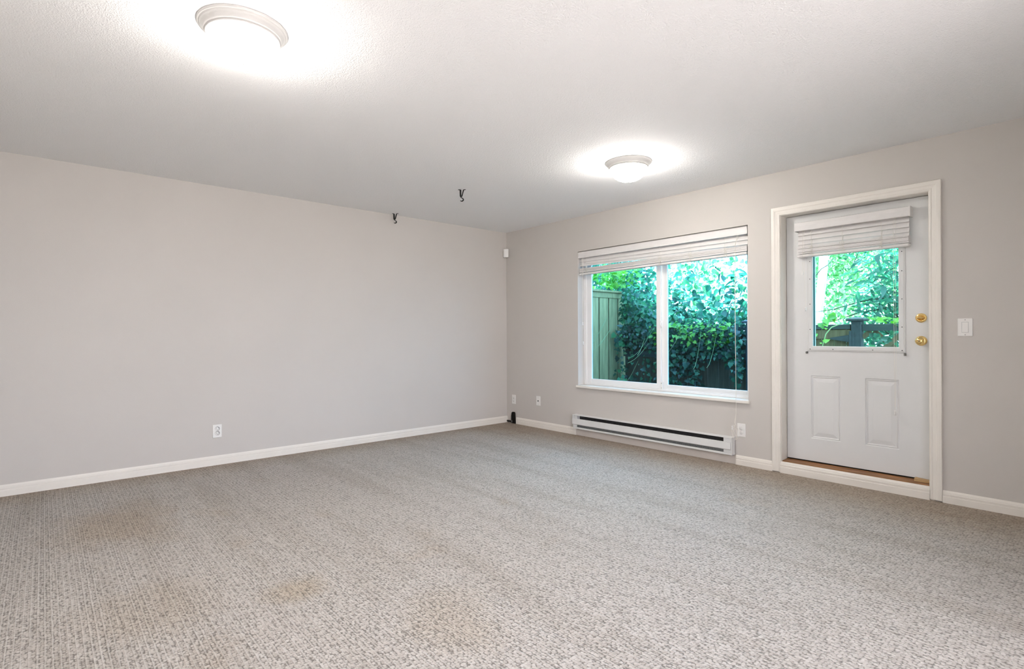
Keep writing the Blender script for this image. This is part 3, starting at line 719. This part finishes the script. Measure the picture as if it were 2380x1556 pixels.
# ---------------------------------------------------------------- leaves
OV = np.array([(0, 0), (.28, .22), (.36, .48), (.22, .78), (0, 1.0), (-.22, .78), (-.36, .48), (-.28, .22)])
LAN = np.array([(0, 0), (.12, .25), (.16, .5), (.10, .8), (0, 1.0), (-.10, .8), (-.16, .5), (-.12, .25)])
IV = np.array([(0, .10), (.26, .02), (.47, .18), (.38, .38), (.40, .60), (.24, .68), (0, 1.0), (-.24, .68), (-.40, .60), (-.38, .38), (-.47, .18), (-.26, .02)])
MAP = np.array([(0, 0), (.34, .02), (.48, .30), (.40, .52), (.22, .62), (0, 1.05), (-.22, .62), (-.40, .52), (-.48, .30), (-.34, .02)])
rng = np.random.default_rng(11)
def leaves(name, mat, pos, size, shape, parent=None, up=(0, 0, 1), upw=.8, droop=.35, sizev=.35):
    """one mesh of folded leaf blades; up: preferred leaf normal"""
    n = len(pos); K = len(shape)
    nrm = rng.normal(size=(n, 3)); nrm /= np.linalg.norm(nrm, axis=1)[:, None]
    nrm = nrm*(1-upw) + np.array(up)*upw; nrm /= np.linalg.norm(nrm, axis=1)[:, None]
    d = rng.normal(size=(n, 3)); d[:, 2] -= droop*2.2; d -= nrm*np.sum(d*nrm, 1)[:, None]; d /= np.linalg.norm(d, axis=1)[:, None]
    s_ = np.cross(d, nrm); sz = size*(1+sizev*rng.normal(size=n)).clip(.4, 1.9)
    P = np.zeros((n, K+1, 3))
    ctr = np.array([0, shape[:, 1].mean()])
    sh = np.vstack([shape, ctr]); fold = np.abs(sh[:, 0])*.35; curl = -.22*sh[:, 1]**2
    for k in range(K+1):
        P[:, k] = pos + (s_*sh[k, 0] + d*sh[k, 1] + nrm*(fold[k]+curl[k]))*sz[:, None]
    verts = P.reshape(-1, 3)
    tri = np.array([(k, (k+1) % K, K) for k in range(K)])
    faces = (tri[None] + (np.arange(n)*(K+1))[:, None, None]).reshape(-1, 3)
    me = bpy.data.meshes.new(name); me.vertices.add(len(verts)); me.vertices.foreach_set('co', verts.ravel())
    me.loops.add(faces.size); me.loops.foreach_set('vertex_index', faces.ravel())
    me.polygons.add(len(faces)); me.polygons.foreach_set('loop_start', np.arange(len(faces))*3); me.polygons.foreach_set('loop_total', np.full(len(faces), 3))
    me.polygons.foreach_set('use_smooth', np.ones(len(faces), bool))
    me.update(calc_edges=True); me.validate(); me.materials.append(M[mat])
    o = bpy.data.objects.new(name, me); C.objects.link(o)
    if parent is not None:
        o.parent = parent; o.matrix_parent_inverse = Matrix.Translation(-Vector(parent.location))
    return o
def wpart(mb, name, mat, root): return part(mb, name, mat, root)
def ellip(n, c, r, shell=.35):
    d = rng.normal(size=(n, 3)); d /= np.linalg.norm(d, axis=1)[:, None]
    t_ = rng.random(n)**shell
    return np.array(c) + d*np.array(r)*t_[:, None]
def branchset(seed, root, n, L, r0, spread=.9, lean=(0, 0, 1)):
    rr = random.Random(seed); mb = MB(); root = Vector(root); tips = []
    for i in range(n):
        a = rr.uniform(0, 2*PI); d = Vector((math.cos(a)*spread*rr.random(), math.sin(a)*spread*rr.random(), 1)) + Vector(lean)*.5
        d.normalize(); pts = [root.copy()]; q = root + Vector((math.cos(a)*.06, math.sin(a)*.06, 0)); l = L*rr.uniform(.6, 1.05)
        for s_ in range(7):
            q = q + d*l/7; d = (d + Vector((rr.uniform(-.18, .18), rr.uniform(-.18, .18), -.07))).normalized(); pts.append(q.copy())
            if s_ > 2:
                e = (d + Vector((rr.uniform(-1, 1), rr.uniform(-1, 1), rr.uniform(-.2, .5)))).normalized()
                mb.tube([q, q+e*l*.14, q+e*l*.26+Vector((0, 0, -.03))], [r0*.35, r0*.25, r0*.12], 5); tips.append(q+e*l*.22)
        mb.tube(pts, [r0*(1-.11*k_) for k_ in range(len(pts))], 6); tips += pts[3:]
    return mb, tips
def near_tips(tips, n, s_):
    T_ = np.array([tuple(t_) for t_ in tips]); return T_[rng.integers(0, len(T_), n)] + rng.normal(size=(n, 3))*s_

# ivy on the side fence and corner
iv = thing('ivy_vine', 'mass of dark ivy spilling over the corner of the tall side fence', 'ivy', 'ivy on the fences', (.45, 1.75, GZ))
N = 2600; xx = rng.random(N)
pos = np.stack([FX+.10+xx*.92, 1.97-rng.random(N)*.20*(.5+xx*.5), .95+rng.random(N)*.85], 1)
keep = (pos[:, 2] < 1.82-(pos[:, 0]-FX)*.66+rng.normal(size=N)*.05) & (pos[:, 2] > 1.22-(pos[:, 0]-FX)*.10+rng.normal(size=N)*.10) & (rng.random(N) < .75)
pos = np.vstack([pos[keep], np.stack([FX+.04+rng.random(40)*.25, 1.70+rng.random(40)*.25, .35+rng.random(40)*.9], 1)])
leaves('foliage', 'leaf_shrub', pos, .058, IV, iv, (.35, -.75, .45), .62, .5)
pos = np.stack([FX-.35+rng.random(260)*.55, 1.65+rng.random(260)*.55, 1.83+rng.random(260)*.30], 1)
leaves('young_foliage', 'leaf_ivy_young', pos, .065, MAP, iv, (.2, -.5, .8), .6, .3)
mb = MB()
def hang(mb, p, d, L, r=.0028, sag=.5):
    p = Vector(p); d = Vector(d).normalized(); pts = []
    for k in range(9):
        f = k/8; pts.append(p + d*L*f + Vector((0, 0, -sag*L*math.sin(f*PI*.62))))
    mb.tube(pts, r, 5); return pts
hp = hang(mb, (.55, 1.35, 1.35), (-.2, -.75, -.1), .75, sag=.75)
part(mb, 'trailing_stem', 'stem', iv); mb = MB()
hp2 = hang(mb, (.50, 1.50, 1.20), (-.15, -.8, 0), .55, sag=.6)
part(mb, 'trailing_stem', 'stem', iv); mb = MB(); hang(mb, (.85, 1.9, 1.25), (.1, -.6, -.5), .45, sag=.3)
part(mb, 'trailing_stem', 'stem', iv); mb = MB(); hang(mb, (1.0, 1.9, 1.2), (-.5, -.5, -.5), .5, sag=.4)
part(mb, 'trailing_stem', 'stem', iv)
# ivy over the low fence
iv2 = thing('ivy_vine', 'bright and dark ivy draped over the low fence right of the window mullion', 'ivy', 'ivy on the fences', (1.3, 1.9, GZ))
N = 5200
pos = np.stack([.40+rng.random(N)*1.80, 1.76+rng.random(N)*.23, .05+rng.random(N)*1.2], 1)
dens = .10+.80*np.exp(-((pos[:, 2]-1.0)/.33)**2)
dens = np.where((pos[:, 0] < 1.05) & (pos[:, 2] < .95), .10, dens)
dens = np.where((pos[:, 0] > 1.0) & (pos[:, 0] < 1.6), dens+.12, dens)
hole = (((pos[:, 0]-1.85)/.24)**2 + ((pos[:, 2]-.50)/.34)**2 < 1)
keep = (rng.random(N) < dens) & ~hole
leaves('foliage', 'leaf_ivy', pos[keep], .050, IV, iv2, (.25, -.8, .45), .62, .45)
N = 560; pos = np.stack([1.0+rng.random(N)*1.1, 1.70+rng.random(N)*.38, 1.24-rng.random(N)**1.3*.26+rng.normal(size=N)*.02], 1)
leaves('young_foliage', 'leaf_ivy_young', pos, .048, IV, iv2, (.1, -.5, .85), .65, .25)
for x, z, L in ((1.05, 1.2, .4), (1.25, 1.22, .5), (1.5, 1.2, .45), (1.75, 1.15, .42), (1.95, 1.1, .35), (.8, .75, .3)):
    mb = MB(); hang(mb, (x, 1.72, z), (random.uniform(-.4, .4), -.5, -.35), L, .0017, .55); part(mb, 'trailing_stem', 'stem', iv2)
# ivy through lattice and on the gate
iv3 = thing('ivy_vine', 'ivy growing through the lattice seen low in the door glass', 'ivy', 'ivy on the fences', (3.8, 1.9, GZ))
N = 120; pos = np.stack([3.50+rng.random(N)*.9, 1.86+rng.random(N)*.16, .55+rng.random(N)*.62], 1)
pos = pos[(np.abs(((pos[:, 0]*1.4-pos[:, 2]) % .42)-.2) < .13)]
leaves('foliage', 'leaf_shrub', pos, .060, IV, iv3, (.1, -.85, .4), .7, .3)
N = 60; pos = np.stack([3.46+rng.random(N)*.5, 1.95+rng.random(N)*.25, 1.22+rng.random(N)*.07], 1)
leaves('young_foliage', 'leaf_ivy_young', pos, .05, IV, iv3, (0, -.4, .9), .6, .2)
iv4 = thing('ivy_vine', 'single thin ivy shoot climbing in front of the gate boards', 'ivy', 'ivy on the fences', (3.10, 1.75, GZ))
spts = [(3.13, 1.72, .5), (3.13, 1.73, .85), (3.135, 1.74, 1.0), (3.16, 1.76, 1.12), (3.20, 1.8, 1.19), (3.25, 1.86, 1.22)]
part(MB().tube([(3.14, 1.74, GZ)] + spts, .0055, 7), 'stem', 'stem', iv4)
pos = np.array([(3.10, 1.70, 1.10), (3.12, 1.70, 1.02), (3.16, 1.7, 1.025), (3.09, 1.68, .90), (3.11, 1.68, .88), (3.16, 1.72, 1.17), (3.12, 1.75, 1.24), (3.16, 1.75, 1.23), (3.2, 1.8, 1.25), (3.23, 1.82, 1.28), (3.27, 1.85, 1.29), (3.18, 1.8, 1.29), (3.24, 1.84, 1.31), (3.14, 1.76, 1.27), (3.30, 1.86, 1.27)])
leaves('foliage', 'leaf_ivy_young', pos, .062, IV, iv4, (0, -.7, .7), .75, .2)

# big shrubs beyond the fence
def shrub(label, name, root, seed, n, L, nl, size, mat, shape, grp, s_=.22, lean=(0,0,1), upw=.55, cat='shrub', r0=.014, extra=None, droop=.35, lim=None):
    r = thing(name, label, cat, grp, root)
    mb, tips = branchset(seed, root, n, L, r0, lean=lean); part(mb, 'branches', 'bark', r)
    pos = near_tips(tips, nl, s_)
    if extra is not None: pos = np.vstack([pos, extra])
    pos = pos[pos[:, 1] > FY+.12]
    if lim is not None: pos = pos[lim(pos)]
    leaves('foliage', mat, pos, size, shape, r, (.1, -.55, .8), upw, droop); return r
G1 = 'leafy shrubs behind the fence'
shrub('broad leaved shrub behind the fence left of the window mullion', 'leafy_shrub', (-.5, 3.0, GZ), 3, 12, 2.55, 3600, .085, 'leaf_shrub', OV, G1, .22)
shrub('large leaved hazel shrub behind the low fence right of the mullion', 'leafy_shrub', (.80, 2.8, GZ), 5, 12, 2.35, 2300, .105, 'leaf_shrub', OV, G1, .20, (-.4, 0, 1), lim=lambda p: (p[:, 0] < 1.75) & ((p[:, 2] < 2.1) | (p[:, 0] < .9)))
shrub('taller shrub standing behind the other two at the window', 'leafy_shrub', (-2.6, 5.2, GZ), 8, 12, 3.4, 2400, .12, 'leaf_shrub', MAP, G1, .30, lim=lambda p: p[:, 0] < -.4)
LEX = np.stack([3.78-rng.random(1500)**1.5*.85, 2.5+rng.random(1500)*1.3, .9+rng.random(1500)*1.6], 1)
shrub('narrow leaved dark laurel at the right side of the door glass', 'laurel_shrub', (4.0, 3.3, GZ), 12, 13, 2.4, 2000, .085, 'leaf_dark', LAN*1.25, None, .2, (-.25, -.1, .7), .72, lim=lambda p: (p[:, 0] > 2.96+(p[:, 2]-.9)*.12), extra=LEX, droop=.15)
# pale trees farther back
G2 = 'pale sunlit trees far behind the fence'
def tree(label, root, seed, hgt, rad, nl, size, mat, grp, trunk=.05, name='garden_tree', bark='birch'):
    r = thing(name, label, 'tree', grp, root); x, y, z = root
    part(MB().tube([(x, y, z), (x+.05, y, z+hgt*.3), (x-.04, y, z+hgt*.7), (x, y, z+hgt)], [trunk, trunk*.85, trunk*.6, trunk*.2], 12), 'trunk', bark, r)
    rr = random.Random(seed); mb = MB()
    for k in range(14):
        zz = z+hgt*(.2+.7*k/14); a = rr.uniform(0, 2*PI); l = rad*rr.uniform(.5, .95)
        mb.tube([(x, y, zz), (x+math.cos(a)*l*.5, y+math.sin(a)*l*.5, zz+.2), (x+math.cos(a)*l, y+math.sin(a)*l, zz+.25)], [trunk*.3, trunk*.2, trunk*.07], 6)
    part(mb, 'branches', bark, r)
    leaves('foliage', mat, ellip(nl, (x, y, z+hgt*.52), (rad, rad, hgt*.55), .5), size, MAP if seed % 2 else OV, r, (.1, -.6, .7), .5, .3); return r
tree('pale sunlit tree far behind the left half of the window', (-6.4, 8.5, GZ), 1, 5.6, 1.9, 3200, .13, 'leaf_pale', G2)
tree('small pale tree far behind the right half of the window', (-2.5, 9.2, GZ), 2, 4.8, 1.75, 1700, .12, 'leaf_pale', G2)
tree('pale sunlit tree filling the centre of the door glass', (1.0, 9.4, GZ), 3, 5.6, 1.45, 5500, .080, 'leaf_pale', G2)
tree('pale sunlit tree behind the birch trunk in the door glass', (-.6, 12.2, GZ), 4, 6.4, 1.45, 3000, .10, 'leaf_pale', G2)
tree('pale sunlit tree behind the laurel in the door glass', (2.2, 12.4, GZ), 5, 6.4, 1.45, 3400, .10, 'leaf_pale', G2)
# pale trunk
bt = thing('birch_tree', 'thick white birch trunk at the left edge of the door glass', 'tree', None, (1.80, 5.4, GZ))
part(MB().tube([(1.78, 5.4, GZ), (1.80, 5.4, .9), (1.86, 5.4, 1.5), (1.93, 5.4, 2.2), (2.0, 5.4, 4.9)], [.085, .07, .065, .068, .05], 16), 'trunk', 'birch', bt)
mb = MB()
mb.tube([(1.95, 5.4, 2.9), (1.55, 5.3, 3.5), (1.3, 5.2, 4.0)], [.03, .02, .01], 6); part(mb, 'branches', 'birch', bt)
mb = MB().tube([(1.97, 5.4, 3.3), (2.3, 5.3, 3.9), (2.5, 5.2, 4.3)], [.03, .02, .01], 6); part(mb, 'branches', 'birch', bt)
leaves('foliage', 'leaf_pale', ellip(700, (2.0, 5.4, 4.7), (.9, .8, .8), .5), .10, OV, bt, (.1, -.4, .8), .5, .3)
# bare twigs reaching across the door glass from the laurel
bl = bpy.data.objects['laurel_shrub']
mb = MB()
for a, b, r_ in (((3.45, 3.0, 1.55), (2.55, 3.1, 1.40), .008), ((3.4, 3.0, 1.42), (2.60, 3.0, 1.24), .008), ((3.2, 3.0, 2.35), (3.05, 3.0, 1.95), .010), ((2.62, 3.0, 1.85), (2.85, 3.0, 2.08), .007), ((3.35, 2.9, 1.40), (3.42, 2.9, 1.78), .008), ((2.95, 3.0, 2.1), (3.3, 3.0, 1.95), .006), ((3.75, 3.3, .9), (3.4, 3.0, 1.5), .016)):
    A, B = Vector(a), Vector(b); mb.tube([A, A.lerp(B, .35)+Vector((0, 0, .02)), A.lerp(B, .7)+Vector((0, 0, -.015)), B], [r_, r_*.85, r_*.6, r_*.35], 6)
part(mb, 'twigs', 'bark', bl)
